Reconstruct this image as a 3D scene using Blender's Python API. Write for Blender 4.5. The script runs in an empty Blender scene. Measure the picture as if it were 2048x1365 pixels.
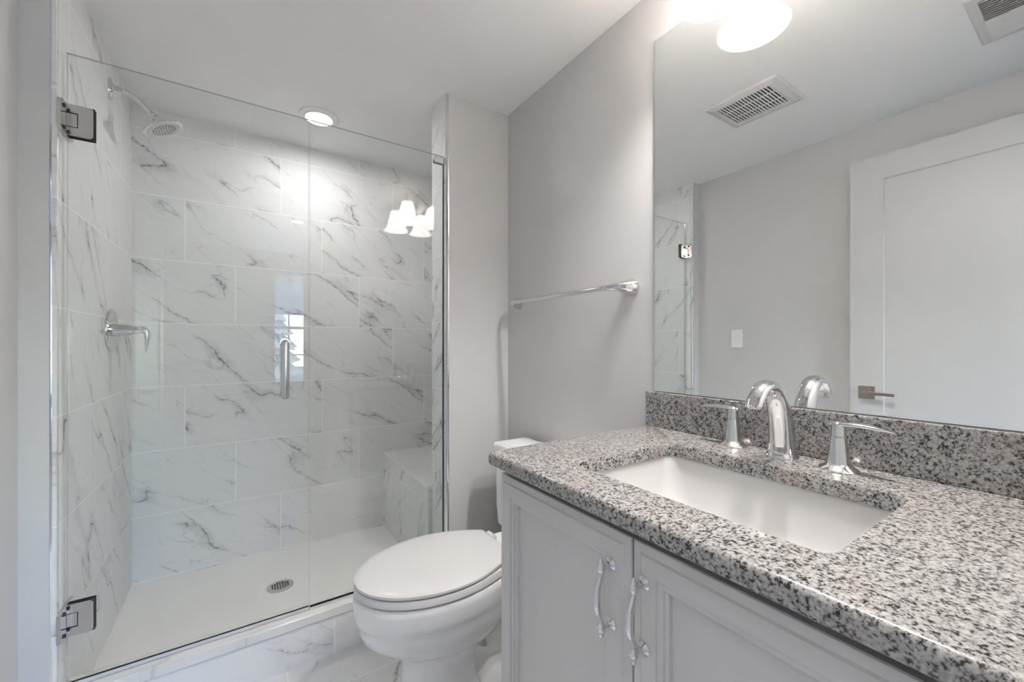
import bpy, bmesh, math, random
from mathutils import Vector, Matrix

random.seed(7)
S = bpy.context.scene
C = S.collection
PI = math.pi

# ------------------------------------------------------------------ camera
CAMZ = 1.18
YAW = 0.5859
cam_data = bpy.data.cameras.new('camera')
cam_data.sensor_width = 36.0
cam_data.lens = 811.4 / 2048 * 36.0
cam_data.shift_y = 7.75 / 2048
cam_data.clip_start = 0.01
cam = bpy.data.objects.new('camera', cam_data)
cam.location = (0, 0, CAMZ)
cam.rotation_euler = (PI / 2, 0, -YAW)
C.objects.link(cam)
S.camera = cam

# ------------------------------------------------------------------ world
W = bpy.data.worlds.new('sky')
S.world = W
W.use_nodes = True
wn = W.node_tree
wn.nodes.clear()
sky = wn.nodes.new('ShaderNodeTexSky')
sky.sky_type = 'NISHITA'
sky.sun_disc = False
sky.sun_elevation = math.radians(50)
sky.dust_density = 0.3
sky.ozone_density = 1.5
sky.sun_rotation = math.radians(200)
bg = wn.nodes.new('ShaderNodeBackground')
bg.inputs['Strength'].default_value = .92
wo = wn.nodes.new('ShaderNodeOutputWorld')
tint = wn.nodes.new('ShaderNodeMix')
tint.data_type = 'RGBA'
tint.blend_type = 'MULTIPLY'
tint.inputs[0].default_value = 1.0
tint.inputs[7].default_value = (.74, .92, 1.12, 1)
wn.links.new(sky.outputs[0], tint.inputs[6])
wn.links.new(tint.outputs[2], bg.inputs[0])
wn.links.new(bg.outputs[0], wo.inputs[0])

# sun from behind the house: lights the trees outside the bedroom window, never shines in
sun_d = bpy.data.lights.new('sun', 'SUN')
sun_d.energy = 2.2
sun_d.angle = math.radians(1)
sun_d.color = (1.0, .97, .94)
sun_o = bpy.data.objects.new('sun', sun_d)
sun_o.location = (0, 6, 8)
sun_o.rotation_euler = (math.radians(-48), 0, math.radians(15))
C.objects.link(sun_o)

# ------------------------------------------------------------------ exposure
S.view_settings.view_transform = 'Standard'
S.view_settings.look = 'None'
S.view_settings.gamma = 1.0
S.view_settings.exposure = 2.27
S.view_settings.use_curve_mapping = False
S.cycles.max_bounces = 16
S.cycles.diffuse_bounces = 8
S.cycles.glossy_bounces = 8
S.cycles.transmission_bounces = 8
S.cycles.transparent_max_bounces = 24
S.cycles.sample_clamp_indirect = 10.0
S.cycles.sample_clamp_direct = 3.0

BULB = 180.0        # vanity bulb emission
SHADE = 1.0       # glow of the frosted shades
DOWN = 31.0        # shower downlight emission
BED = 46.0         # emission of the mirrored bedroom lamp and the added fill lamps

# ------------------------------------------------------------------ room numbers
XL, XR = -0.4333, 1.083        # shower tile plane on the left, right wall
XP = -0.505                    # painted left wall
YB = 2.567                     # tiled back wall
YS = 1.6674                    # front of the partition
XS = 0.7563                    # left side of the partition
ZC = 2.3046                    # ceiling
YG = 1.70                      # shower glass
YD = -0.04                     # inside face of the entry wall
YW = -3.0                      # bedroom window wall
TOP = 0.927                    # countertop


# ================================================================== helpers
def mesh_obj(name, bm, mat, parent=None, smooth=None, flip=False):
    """link one mesh object; bm is in world coordinates"""
    bmesh.ops.remove_doubles(bm, verts=bm.verts, dist=1e-6)
    bmesh.ops.recalc_face_normals(bm, faces=bm.faces)
    if flip:
        bmesh.ops.reverse_faces(bm, faces=bm.faces)
    off = Vector((0, 0, 0))
    p = parent
    while p is not None:
        off += p.location
        p = p.parent
    if off.length > 0:
        bmesh.ops.translate(bm, verts=bm.verts, vec=-off)
    me = bpy.data.meshes.new(name)
    bm.to_mesh(me)
    bm.free()
    mats = mat if isinstance(mat, (list, tuple)) else [mat]
    for m in mats:
        me.materials.append(m)
    if smooth is not None:
        for p_ in me.polygons:
            p_.use_smooth = True
        me.set_sharp_from_angle(angle=math.radians(smooth))
    o = bpy.data.objects.new(name, me)
    C.objects.link(o)
    if parent is not None:
        o.parent = parent
    return o


def thing(name, label, cat, loc, group=None):
    o = bpy.data.objects.new(name, None)
    o.empty_display_size = 0.05
    o.location = loc
    C.objects.link(o)
    o['label'] = label
    o['category'] = cat
    if group:
        o['group'] = group
    return o


def tag(o, label, cat, group=None):
    o['label'] = label
    o['category'] = cat
    if group:
        o['group'] = group
    return o


def struct(name, bm, mat, label=None, smooth=None, parent=None):
    o = mesh_obj(name, bm, mat, parent, smooth)
    if parent is None:
        o['kind'] = 'structure'
        if label:
            o['label'] = label
    return o


def B():
    return bmesh.new()


def box(bm, x0, x1, y0, y1, z0, z1, bev=0.0, seg=2, mi=0):
    r = bmesh.ops.create_cube(bm, size=1.0)
    vs = r['verts']
    for v in vs:
        v.co = Vector((x0 + (v.co.x + .5) * (x1 - x0), y0 + (v.co.y + .5) * (y1 - y0), z0 + (v.co.z + .5) * (z1 - z0)))
    fs = set(f for v in vs for f in v.link_faces)
    for f in fs:
        f.material_index = mi
    if bev > 0:
        es = list(set(e for v in vs for e in v.link_edges))
        bmesh.ops.bevel(bm, geom=es, offset=bev, segments=seg, profile=0.5, affect='EDGES', clamp_overlap=True)
    return bm


def loft(bm, rings, cap0=True, cap1=True, closed=True, loop=False, mi=0):
    vr = [[bm.verts.new(Vector(p)) for p in r] for r in rings]
    n = len(vr[0])
    m = len(vr)
    for i in range(m if loop else m - 1):
        a, b = vr[i], vr[(i + 1) % m]
        for j in range(n if closed else n - 1):
            k = (j + 1) % n
            try:
                f = bm.faces.new((a[j], a[k], b[k], b[j]))
                f.material_index = mi
            except ValueError:
                pass
    if not loop:
        if cap0:
            bm.faces.new(list(reversed(vr[0]))).material_index = mi
        if cap1:
            bm.faces.new(vr[-1]).material_index = mi
    return bm


def frame_of(axis):
    a = Vector(axis).normalized()
    h = Vector((0, 0, 1)) if abs(a.z) < .9 else Vector((1, 0, 0))
    u = h.cross(a).normalized()
    v = a.cross(u).normalized()
    return a, u, v


def lathe(bm, prof, org, axis=(0, 0, 1), seg=32, sx=1.0, sy=1.0, cap0=True, cap1=True, mi=0):
    a, u, v = frame_of(axis)
    o = Vector(org)
    rings = []
    for r, h in prof:
        rings.append([o + a * h + u * (math.cos(2 * PI * i / seg) * r * sx) + v * (math.sin(2 * PI * i / seg) * r * sy) for i in range(seg)])
    return loft(bm, rings, cap0, cap1, mi=mi)


def catmull(pts, n=6):
    P = [Vector(p) for p in pts]
    P = [P[0] * 2 - P[1]] + P + [P[-1] * 2 - P[-2]]
    out = []
    for i in range(1, len(P) - 2):
        for j in range(n):
            t = j / n
            p0, p1, p2, p3 = P[i - 1], P[i], P[i + 1], P[i + 2]
            out.append(.5 * ((2 * p1) + (p2 - p0) * t + (2 * p0 - 5 * p1 + 4 * p2 - p3) * t * t + (3 * p1 - p0 - 3 * p2 + p3) * t ** 3))
    out.append(P[-2])
    return out


def interp(vals, m):
    n = len(vals)
    out = []
    for i in range(m):
        t = i / (m - 1) * (n - 1)
        k = min(int(t), n - 2)
        f = t - k
        a, b = vals[k], vals[k + 1]
        if isinstance(a, (tuple, list)):
            out.append(tuple(x + (y - x) * f for x, y in zip(a, b)))
        else:
            out.append(a + (b - a) * f)
    return out


def tube(bm, pts, radii, seg=16, n=6, up=None, cap=True, mi=0):
    """radii: number, list of numbers or list of (side, up) half widths, one per control point"""
    path = catmull(pts, n) if n > 1 else [Vector(p) for p in pts]
    if not isinstance(radii, (list, tuple)):
        radii = [radii] * len(pts)
    R = interp(list(radii), len(path))
    tang = []
    for i in range(len(path)):
        a = path[max(0, i - 1)]
        b = path[min(len(path) - 1, i + 1)]
        tang.append((b - a).normalized())
    u = Vector(up) if up else (Vector((0, 0, 1)) if abs(tang[0].z) < .9 else Vector((0, 1, 0)))
    rings = []
    for p, t, r in zip(path, tang, R):
        u = (u - t * u.dot(t)).normalized()
        v = t.cross(u)
        ra, rb = r if isinstance(r, tuple) else (r, r)
        rings.append([p + v * (math.cos(2 * PI * i / seg) * ra) + u * (math.sin(2 * PI * i / seg) * rb) for i in range(seg)])
    return loft(bm, rings, cap, cap, mi=mi)


def rrect(x0, x1, y0, y1, r, z, k=6):
    pts = []
    for cx, cy, a0 in ((x1 - r, y1 - r, 0), (x0 + r, y1 - r, PI / 2), (x0 + r, y0 + r, PI), (x1 - r, y0 + r, 1.5 * PI)):
        for i in range(k + 1):
            a = a0 + i / k * PI / 2
            pts.append(Vector((cx + math.cos(a) * r, cy + math.sin(a) * r, z)))
    return pts


# ================================================================== materials
class G:
    """small helper round a node tree"""
    def __init__(self, mat):
        self.t = mat.node_tree
        self.t.nodes.clear()

    def n(self, typ, **kw):
        nd = self.t.nodes.new(typ)
        for k, v in kw.items():
            setattr(nd, k, v)
        return nd

    def put(self, sock, v):
        if hasattr(v, 'links') or isinstance(v, bpy.types.NodeSocket):
            self.t.links.new(v, sock)
        elif v is not None:
            sock.default_value = v

    def m(self, op, a, b=None, c=None, clamp=False):
        nd = self.n('ShaderNodeMath', operation=op)
        nd.use_clamp = clamp
        self.put(nd.inputs[0], a)
        if b is not None:
            self.put(nd.inputs[1], b)
        if c is not None:
            self.put(nd.inputs[2], c)
        return nd.outputs[0]

    def xyz(self, x, y, z):
        nd = self.n('ShaderNodeCombineXYZ')
        for s, v in zip(nd.inputs, (x, y, z)):
            self.put(s, v)
        return nd.outputs[0]

    def noise(self, vec, scale, detail=2.0, rough=.5, dist=0.0):
        nd = self.n('ShaderNodeTexNoise')
        self.put(nd.inputs['Vector'], vec)
        nd.inputs['Scale'].default_value = scale
        nd.inputs['Detail'].default_value = detail
        nd.inputs['Roughness'].default_value = rough
        nd.inputs['Distortion'].default_value = dist
        return nd.outputs['Fac']

    def step(self, v, lo, hi, a=0.0, b=1.0):
        nd = self.n('ShaderNodeMapRange', interpolation_type='SMOOTHSTEP')
        self.put(nd.inputs['Value'], v)
        for s, x in zip(('From Min', 'From Max', 'To Min', 'To Max'), (lo, hi, a, b)):
            nd.inputs[s].default_value = x
        return nd.outputs[0]

    def mix(self, f, a, b):
        nd = self.n('ShaderNodeMix', data_type='RGBA')
        self.put(nd.inputs[0], f)
        self.put(nd.inputs[6], a if not isinstance(a, tuple) else (*a, 1))
        self.put(nd.inputs[7], b if not isinstance(b, tuple) else (*b, 1))
        return nd.outputs[2]

    def ramp(self, f, stops):
        nd = self.n('ShaderNodeValToRGB')
        e = nd.color_ramp.elements
        while len(e) < len(stops):
            e.new(.5)
        for el, (p, c) in zip(e, stops):
            el.position = p
            el.color = (*c, 1)
        self.put(nd.inputs[0], f)
        return nd.outputs[0]

    def bump(self, h, strength, dist=.002):
        nd = self.n('ShaderNodeBump')
        nd.inputs['Strength'].default_value = strength
        nd.inputs['Distance'].default_value = dist
        self.put(nd.inputs['Height'], h)
        return nd.outputs[0]

    def pbr(self, color, rough=.5, metal=0.0, spec=.5, normal=None, coat=0.0, emit=None, es=0.0):
        nd = self.n('ShaderNodeBsdfPrincipled')
        self.put(nd.inputs['Base Color'], color if not isinstance(color, tuple) else (*color, 1))
        self.put(nd.inputs['Roughness'], rough)
        nd.inputs['Metallic'].default_value = metal
        nd.inputs['Specular IOR Level'].default_value = spec
        nd.inputs['Coat Weight'].default_value = coat
        nd.inputs['Coat Roughness'].default_value = .03
        if normal is not None:
            self.put(nd.inputs['Normal'], normal)
        if emit:
            nd.inputs['Emission Color'].default_value = (*emit, 1)
            nd.inputs['Emission Strength'].default_value = es
        return nd.outputs[0]

    def out(self, s):
        o = self.n('ShaderNodeOutputMaterial')
        self.t.links.new(s, o.inputs['Surface'])

    def obj(self):
        return self.n('ShaderNodeTexCoord').outputs['Object']

    def sep(self, v):
        nd = self.n('ShaderNodeSeparateXYZ')
        self.put(nd.inputs[0], v)
        return nd.outputs


def newmat(name):
    m = bpy.data.materials.new(name)
    m.use_nodes = True
    return m, G(m)


def plain(name, color, rough=.5, metal=0.0, spec=.5, coat=0.0, bump=0.0, bscale=300):
    m, g = newmat(name)
    co = g.obj()
    v = g.noise(co, 6.0, 3)
    c2 = tuple(c * .965 for c in color)
    col = g.mix(v, color, c2)
    nrm = g.bump(g.noise(co, bscale, 3), bump) if bump else None
    g.out(g.pbr(col, rough, metal, spec, nrm, coat))
    return m


def marble_nodes(g, u, v, h, ang=-.62, base=(.80, .80, .79), vein=(.20, .20, .21), amount=1.0):
    """veined white stone in a plane; u, v metres, h = random number per tile"""
    ca, sa = math.cos(ang), math.sin(ang)
    s = g.m('ADD', g.m('MULTIPLY', u, ca), g.m('MULTIPLY', v, sa))
    t = g.m('SUBTRACT', g.m('MULTIPLY', v, ca), g.m('MULTIPLY', u, sa))
    hz = g.m('MULTIPLY', h, 37.0)
    # long veins: lines where a stretched noise crosses its middle, wobbling finely
    wob = g.m('MULTIPLY', g.m('SUBTRACT', g.noise(g.xyz(u, v, hz), 16, 4, .65), .5), .055)
    t2 = g.m('ADD', t, wob)
    p = g.xyz(g.m('MULTIPLY', s, .9), g.m('MULTIPLY', t2, 3.6), hz)
    r1 = g.m('ABSOLUTE', g.m('SUBTRACT', g.noise(p, 1.5, 2, .5), .5))
    thin = g.step(r1, .0, .0085, 1.0, 0.0)
    halo = g.step(r1, .0, .060, 1.0, 0.0)
    pm = g.xyz(g.m('MULTIPLY', s, 1.6), g.m('MULTIPLY', t, 2.6), g.m('ADD', hz, 5.0))
    nm = g.noise(pm, 2.6, 2, .5)
    mask = g.step(nm, .43, .63)
    wide = g.step(nm, .33, .53, .22, 1.0)
    grain = g.step(g.noise(g.xyz(u, v, hz), 55, 4, .7), .38, .64)
    p3 = g.xyz(g.m('MULTIPLY', s, 1.0), g.m('MULTIPLY', g.m('ADD', t, g.m('MULTIPLY', wob, .8)), 3.0), g.m('ADD', hz, 11.0))
    thin3 = g.step(g.m('ABSOLUTE', g.m('SUBTRACT', g.noise(p3, 3.2, 2, .5), .5)), 0, .012, 1, 0)
    a = g.m('MULTIPLY', g.m('MULTIPLY', thin, wide), g.m('ADD', .28, g.m('MULTIPLY', g.m('MULTIPLY', grain, mask), .55)))
    b = g.m('MULTIPLY', g.m('MULTIPLY', halo, mask), g.m('ADD', .17, g.m('MULTIPLY', grain, .20)))
    c = g.m('MULTIPLY', g.m('MULTIPLY', thin3, g.m('ADD', .30, mask)), .17)
    f = g.m('MULTIPLY', g.m('ADD', a, g.m('ADD', b, c)), amount, clamp=True)
    cloud = g.noise(g.xyz(u, v, hz), 2.2, 3, .5)
    basec = g.mix(cloud, base, tuple(x * .95 for x in base))
    return g.mix(f, basec, vein)


TW, TH = .6194, .3068


def tile_mat(name, ua, va, u0, v0, w=TW, hgt=TH, single=False, base=(.765, .765, .76), ang=-.62,
             seed=0.0, rough=.30, amount=1.0, flipu=False, thirds=True, grout=(.90, .90, .885)):
    m, g = newmat(name)
    sp = g.sep(g.obj())
    u, v = sp[ua], sp[va]
    if flipu:
        u = g.m('MULTIPLY', u, -1.0)
    fr = g.m('DIVIDE', g.m('SUBTRACT', v, v0), hgt)
    r = g.m('FLOOR', fr)
    ty = g.m('FLOORED_MODULO', g.m('SUBTRACT', 1.0, r), 3.0) if thirds else 0.0
    off = g.m('ADD', u0, g.m('MULTIPLY', ty, w / 3)) if thirds else u0
    fc = g.m('DIVIDE', g.m('SUBTRACT', u, off), w)
    c = g.m('FLOOR', fc)
    fu = g.m('SUBTRACT', fc, c)
    fv = g.m('SUBTRACT', fr, r)
    du = g.m('MULTIPLY', g.m('MINIMUM', fu, g.m('SUBTRACT', 1.0, fu)), w)
    dv = g.m('MULTIPLY', g.m('MINIMUM', fv, g.m('SUBTRACT', 1.0, fv)), hgt)
    d = du if single else g.m('MINIMUM', du, dv)
    gm = g.step(d, .0012, .0021, 1.0, 0.0)
    wnz = g.n('ShaderNodeTexWhiteNoise', noise_dimensions='3D')
    g.put(wnz.inputs['Vector'], g.xyz(c, r, seed))
    h = wnz.outputs['Value']
    sgn = g.m('ADD', 1.0, 0.0)
    col = marble_nodes(g, g.m('MULTIPLY', fu, w), g.m('MULTIPLY', fv, hgt), h, ang, base, amount=amount)
    col = g.mix(gm, col, grout)
    rg = g.m('ADD', rough, g.m('MULTIPLY', gm, .5))
    nrm = g.bump(g.step(d, .0, .002), .25, .001)
    g.out(g.pbr(col, rg, 0, .03, nrm))
    return m


def granite_mat(name):
    m, g = newmat(name)
    co = g.obj()
    n1 = g.noise(co, 265, 3, .62)
    n2 = g.noise(co, 120, 2, .5)
    f = g.m('ADD', g.m('MULTIPLY', n1, .66), g.m('MULTIPLY', n2, .34))
    col = g.ramp(f, [(.36, (.008, .008, .008)), (.41, (.035, .033, .032)), (.44, (.12, .115, .11)), (.485, (.255, .245, .24)),
                     (.54, (.33, .32, .31)), (.60, (.39, .38, .37)), (.69, (.50, .49, .48))])
    pink = g.step(g.noise(co, 12, 2), .5, .68, 0, .35)
    col = g.mix(pink, col, g.mix(.5, col, (.36, .27, .25)))
    g.out(g.pbr(col, .14, 0, .5, None, .15))
    return m


def glass_mat(name, tint=(.965, .975, .97)):
    m, g = newmat(name)
    lw = g.n('ShaderNodeLayerWeight')
    lw.inputs['Blend'].default_value = .5
    f = g.m('ADD', .035, g.m('MULTIPLY', g.m('POWER', lw.outputs['Facing'], 5.0), .965), clamp=True)
    tr = g.n('ShaderNodeBsdfTransparent')
    tr.inputs[0].default_value = (*tint, 1)
    gl = g.n('ShaderNodeBsdfGlossy')
    gl.inputs['Roughness'].default_value = 0.0
    gl.inputs['Color'].default_value = (1, 1, 1, 1)
    mx = g.n('ShaderNodeMixShader')
    g.put(mx.inputs[0], f)
    g.t.links.new(tr.outputs[0], mx.inputs[1])
    g.t.links.new(gl.outputs[0], mx.inputs[2])
    g.out(mx.outputs[0])
    return m


def emit_mat(name, color, strength):
    m, g = newmat(name)
    e = g.n('ShaderNodeEmission')
    e.inputs[0].default_value = (*color, 1)
    e.inputs[1].default_value = strength
    g.out(e.outputs[0])
    return m


def shade_mat(name):
    m, g = newmat(name)
    d = g.n('ShaderNodeBsdfDiffuse')
    d.inputs[0].default_value = (.45, .42, .40, 1)
    t = g.n('ShaderNodeBsdfTranslucent')
    t.inputs[0].default_value = (.80, .77, .74, 1)
    mx = g.n('ShaderNodeMixShader')
    mx.inputs[0].default_value = .60
    g.t.links.new(d.outputs[0], mx.inputs[1])
    g.t.links.new(t.outputs[0], mx.inputs[2])
    em = g.n('ShaderNodeEmission')
    em.inputs[0].default_value = (1.0, .96, .93, 1)
    em.inputs[1].default_value = SHADE
    ad = g.n('ShaderNodeAddShader')
    g.t.links.new(mx.outputs[0], ad.inputs[0])
    g.t.links.new(em.outputs[0], ad.inputs[1])
    g.out(ad.outputs[0])
    return m


M = {}
M['wall'] = plain('wall_paint', (.60, .592, .587), .55, spec=.3, bump=.03)
M['ceil'] = plain('ceiling_paint', (.84, .834, .828), .6, spec=.3, bump=.02)
M['white'] = plain('white_trim_paint', (.61, .605, .60), .35)
M['cab'] = plain('cabinet_paint', (.58, .565, .555), .32)
M['dark'] = plain('cabinet_frame_dark_brown', (.016, .010, .008), .5)  # near-black brown for the face frame behind the grey doors
M['black'] = plain('black_recess', (.012, .011, .011), .6)
M['gasket'] = plain('hinge_gasket', (.02, .02, .02), .4)
M['chrome'] = plain('chrome', (.76, .76, .765), .04, 1.0)
M['nickel'] = plain('satin_nickel', (.66, .645, .635), .16, 1.0)
M['bronze'] = plain('brushed_nickel', (.52, .47, .43), .28, 1.0)
M['china'] = plain('white_vitreous_china', (.82, .82, .82), .07, coat=.3)
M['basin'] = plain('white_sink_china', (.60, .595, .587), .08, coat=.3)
M['plastic'] = plain('white_plastic', (.65, .645, .64), .22)
M['switch'] = plain('bright_white_plastic', (.84, .83, .82), .3)
M['slate'] = plain('drain_holes', (.03, .03, .03), .6)
M['granite'] = granite_mat('speckled_granite')
M['glass'] = glass_mat('clear_glass')
M['edge'] = plain('glass_edge', (.50, .52, .50), .15)
M['seal'] = plain('clear_vinyl_seal', (.62, .63, .62), .3)
M['tile_back'] = tile_mat('marble_tile_back', 0, 2, -.2380, 1.285, seed=1.3)
M['tile_left'] = tile_mat('marble_tile_left', 1, 2, 1.955 - TW, 1.285, seed=4.7, ang=-.95)
M['tile_stub'] = tile_mat('marble_tile_partition', 1, 2, 1.60, 1.285, seed=9.1, ang=-.8)
M['tile_bench'] = tile_mat('marble_tile_bench', 1, 2, 1.95, .3668 - TH, seed=12.4, ang=-1.0, thirds=False)
M['tile_curb'] = tile_mat('marble_tile_curb', 0, 2, .132, -.02, seed=3.2, single=True, thirds=False, amount=.6)
M['tile_floor'] = tile_mat('marble_tile_floor', 0, 1, .132, 1.50, seed=6.6, ang=.9, amount=1.2, thirds=False)
m_, g_ = newmat('shower_pan_tile')
co_ = g_.obj()
nz_ = g_.noise(co_, 160, 3, .6)
g_.out(g_.pbr(g_.mix(nz_, (.82, .81, .79), (.72, .71, .69)), .45, 0, .4, g_.bump(nz_, .25, .001)))
M['pan'] = m_
m_, g_ = newmat('white_quartz')
sp_ = g_.sep(g_.obj())
g_.out(g_.pbr(marble_nodes(g_, sp_[0], sp_[1], .37, .5, (.74, .735, .72), (.45, .44, .43), .45), .18))
M['quartz'] = m_
M['shade'] = shade_mat('frosted_glass_shade')
M['bulb'] = emit_mat('lit_bulb', (1.0, .968, .945), BULB)
M['down'] = emit_mat('lit_lens', (1.0, .98, .97), DOWN)
M['bedlamp_or_fill'] = emit_mat('lit_lamp_or_fill_lens', (1.0, .98, .97), BED)
m_, g_ = newmat('silvered_mirror')
gl_ = g_.n('ShaderNodeBsdfGlossy')
gl_.inputs['Color'].default_value = (.93, .945, .935, 1)
gl_.inputs['Roughness'].default_value = 0.0
g_.out(gl_.outputs[0])
M['mirror'] = m_
M['bedfloor'] = plain('bedroom_carpet', (.50, .47, .44), .9, spec=.1, bump=.3)
m_, g_ = newmat('blind_fabric')
d_ = g_.n('ShaderNodeBsdfDiffuse')
d_.inputs[0].default_value = (.74, .74, .75, 1)
t_ = g_.n('ShaderNodeBsdfTranslucent')
t_.inputs[0].default_value = (.80, .80, .82, 1)
mx_ = g_.n('ShaderNodeMixShader')
mx_.inputs[0].default_value = .5
g_.t.links.new(d_.outputs[0], mx_.inputs[1])
g_.t.links.new(t_.outputs[0], mx_.inputs[2])
g_.out(mx_.outputs[0])
M['fabric'] = m_
M['linen'] = plain('white_bedding', (.78, .79, .82), .85, spec=.1)
M['grass'] = plain('lawn', (.16, .19, .10), .9, spec=.1)
M['bark'] = plain('bark', (.12, .10, .09), .9, spec=.1)
M['needle'] = plain('conifer_needles', (.50, .46, .42), .9, spec=.1)
M['spray'] = plain('grey_spray_plate', (.60, .60, .59), .25)
M['etch'] = plain('grey_print', (.45, .45, .44), .5)

# ================================================================== setting
bm = B(); box(bm, -.60, 1.083, -.16, 1.69, -.10, 0)
struct('floor', bm, M['tile_floor'], 'white veined marble tile floor of the bathroom')
bm = B(); box(bm, XL - .02, XR, 1.69, YB, -.10, .05)
struct('floor_shower', bm, M['pan'], 'off-white textured shower floor behind the glass')
bm = B(); box(bm, -.75, 1.25, -.16, 2.70, ZC, ZC + .10)
struct('ceiling', bm, M['ceil'], 'light grey painted ceiling')
bm = B(); box(bm, XL - .1, XR + .1, YB, YB + .10, -.10, ZC)
struct('wall_back', bm, M['tile_back'], 'white marble tiled back wall of the shower')
bm = B(); box(bm, XL - .15, XL, 1.6455, YB, -.10, ZC)
struct('wall_shower_left', bm, M['tile_left'], 'white marble tiled left wall of the shower')
bm = B(); box(bm, XP - .10, XP, -.16, 1.645, -.10, ZC)
box(bm, XP, XL - .013, 1.6445, 1.66, 0, ZC)
struct('wall_left', bm, M['wall'], 'grey painted left wall with a small step beside the shower tile')
bm = B(); box(bm, XR, XR + .10, -.16, YB, -.10, ZC)
struct('wall_right', bm, M['wall'], 'grey painted right wall behind mirror and toilet')
bm = B(); box(bm, XS + .009, XR, YS, 1.825, 0, ZC)
struct('wall_partition', bm, M['wall'], 'short grey painted partition between shower and toilet')
bm = B(); box(bm, XS, XS + .009, YS + .011, 1.834, 0, ZC)
struct('wall_partition_tile', bm, M['tile_stub'], 'marble tile facing on the shower side of the partition')


def quarter(bm, cx, cy, r, a0, z0, z1, k=8):
    pts = [(cx, cy)] + [(cx + math.cos(a0 + i / k * PI / 2) * r, cy + math.sin(a0 + i / k * PI / 2) * r) for i in range(k + 1)]
    loft(bm, [[(x, y, z) for x, y in pts] for z in (z0, z1)])


bm = B(); quarter(bm, XL - .0135, 1.6585, .0140, 1.5 * PI, .0, ZC)
struct('trim_1', bm, M['chrome'], 'chrome edge trim where the left shower tile ends', smooth=40)
bm = B(); quarter(bm, XS + .0115, YS + .0115, .0118, PI, .0, ZC)
struct('trim_2', bm, M['chrome'], 'chrome edge trim on the corner of the partition', smooth=40)

# entry wall with the door opening, and the bedroom beyond it
DX0, DX1, DZ = -.45, .40, 2.165
bm = B()
box(bm, -.60, DX0, YD - .12, YD, -.10, ZC)
box(bm, DX1, 1.18, YD - .12, YD, -.10, ZC)
box(bm, DX0, DX1, YD - .12, YD, DZ, ZC)
struct('wall_front', bm, M['wall'], 'grey painted entry wall with the open doorway')
bm = B()
for y0, y1 in ((YD - .134, YD - .12),):
    box(bm, DX0 - .07, DX0, y0, y1, 0, DZ + .07, .003)
    box(bm, DX1, DX1 + .07, y0, y1, 0, DZ + .07, .003)
    box(bm, DX0, DX1, y0, y1, DZ, DZ + .07, .003)
box(bm, DX1, DX1 + .065, YD, YD + .012, 0, DZ + .065, .003)
box(bm, DX0, DX1, YD, YD + .012, DZ, DZ + .065, .003)
struct('trim_3', bm, M['white'], 'white casing round the bathroom doorway')

BX0, BX1, BY1, BZ = -2.2, 2.2, YD - .12, 2.45
bm = B(); box(bm, BX0, BX1, YW - .12, BY1, -.10, 0)
struct('floor_bedroom', bm, M['bedfloor'], 'beige carpet of the room beyond the doorway')
bm = B(); box(bm, BX0, BX1, YW - .12, BY1 , BZ, BZ + .1)
struct('ceiling_bedroom', bm, M['ceil'], 'ceiling of the room beyond the doorway')
bm = B(); box(bm, BX0 - .1, BX0, YW - .12, BY1, -.1, BZ)
struct('wall_bedroom_left', bm, M['wall'], 'left wall of the room beyond the doorway')
bm = B(); box(bm, BX1, BX1 + .1, YW - .12, BY1, -.1, BZ)
struct('wall_bedroom_right', bm, M['wall'], 'right wall of the room beyond the doorway')
bm = B()
box(bm, BX0, -.605, BY1, BY1 + .1, -.1, BZ)
box(bm, 1.185, BX1, BY1, BY1 + .1, -.1, BZ)
box(bm, -.605, 1.185, BY1, BY1 + .1, ZC + .1, BZ)
struct('wall_bedroom_front', bm, M['wall'], 'bedroom side wall beside the bathroom doorway')
# window wall
WX0, WX1, WZ0, WZ1 = .345, 1.50, .66, 2.18
bm = B()
box(bm, BX0, WX0, YW - .12, YW, -.1, BZ)
box(bm, WX1, BX1, YW - .12, YW, -.1, BZ)
box(bm, WX0, WX1, YW - .12, YW, -.1, WZ0)
box(bm, WX0, WX1, YW - .12, YW, WZ1, BZ)
struct('wall_bedroom_back', bm, M['wall'], 'window wall of the room beyond the doorway')
bm = B()
fw = .045
box(bm, WX0 - .06, WX0 + .02, YW - .02, YW + .015, WZ0 - .06, WZ1 + .06, .003)
box(bm, WX1 - .02, WX1 + .06, YW - .02, YW + .015, WZ0 - .06, WZ1 + .06, .003)
box(bm, WX0, WX1, YW - .02, YW + .015, WZ1 - .02, WZ1 + .06, .003)
box(bm, WX0 - .08, WX1 + .08, YW - .02, YW + .05, WZ0 - .05, WZ0 + .02, .003)
for i in range(1, 6):
    x = WX0 + (WX1 - WX0) * i / 6
    box(bm, x - .009, x + .009, YW - .075, YW - .055, WZ0, WZ1)
for i in range(1, 4):
    z = WZ0 + (WZ1 - WZ0) * i / 4
    box(bm, WX0, WX1, YW - .075, YW - .055, z - .009, z + .009)
box(bm, WX0, WX1, YW - .085, YW - .045, 1.40, 1.44)
win = struct('window_1', bm, M['white'], 'white window with muntins in the room beyond the doorway')
bm = B(); box(bm, WX0, WX1, YW - .068, YW - .062, WZ0, WZ1)
struct('pane', bm, M['glass'], parent=win)
t = thing('roller_blind', 'white roller blind pulled half down over the bedroom window', 'blind', (.9, YW - .03, WZ1))
bm = B(); box(bm, WX0 + .02, WX1 - .02, YW - .034, YW - .030, 1.62, WZ1)
mesh_obj('blind_cloth', bm, M['fabric'], t)
bm = B(); box(bm, WX0 + .02, WX1 - .02, YW - .040, YW - .024, 1.60, 1.625, .004)
mesh_obj('bottom_rail', bm, M['white'], t)

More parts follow.
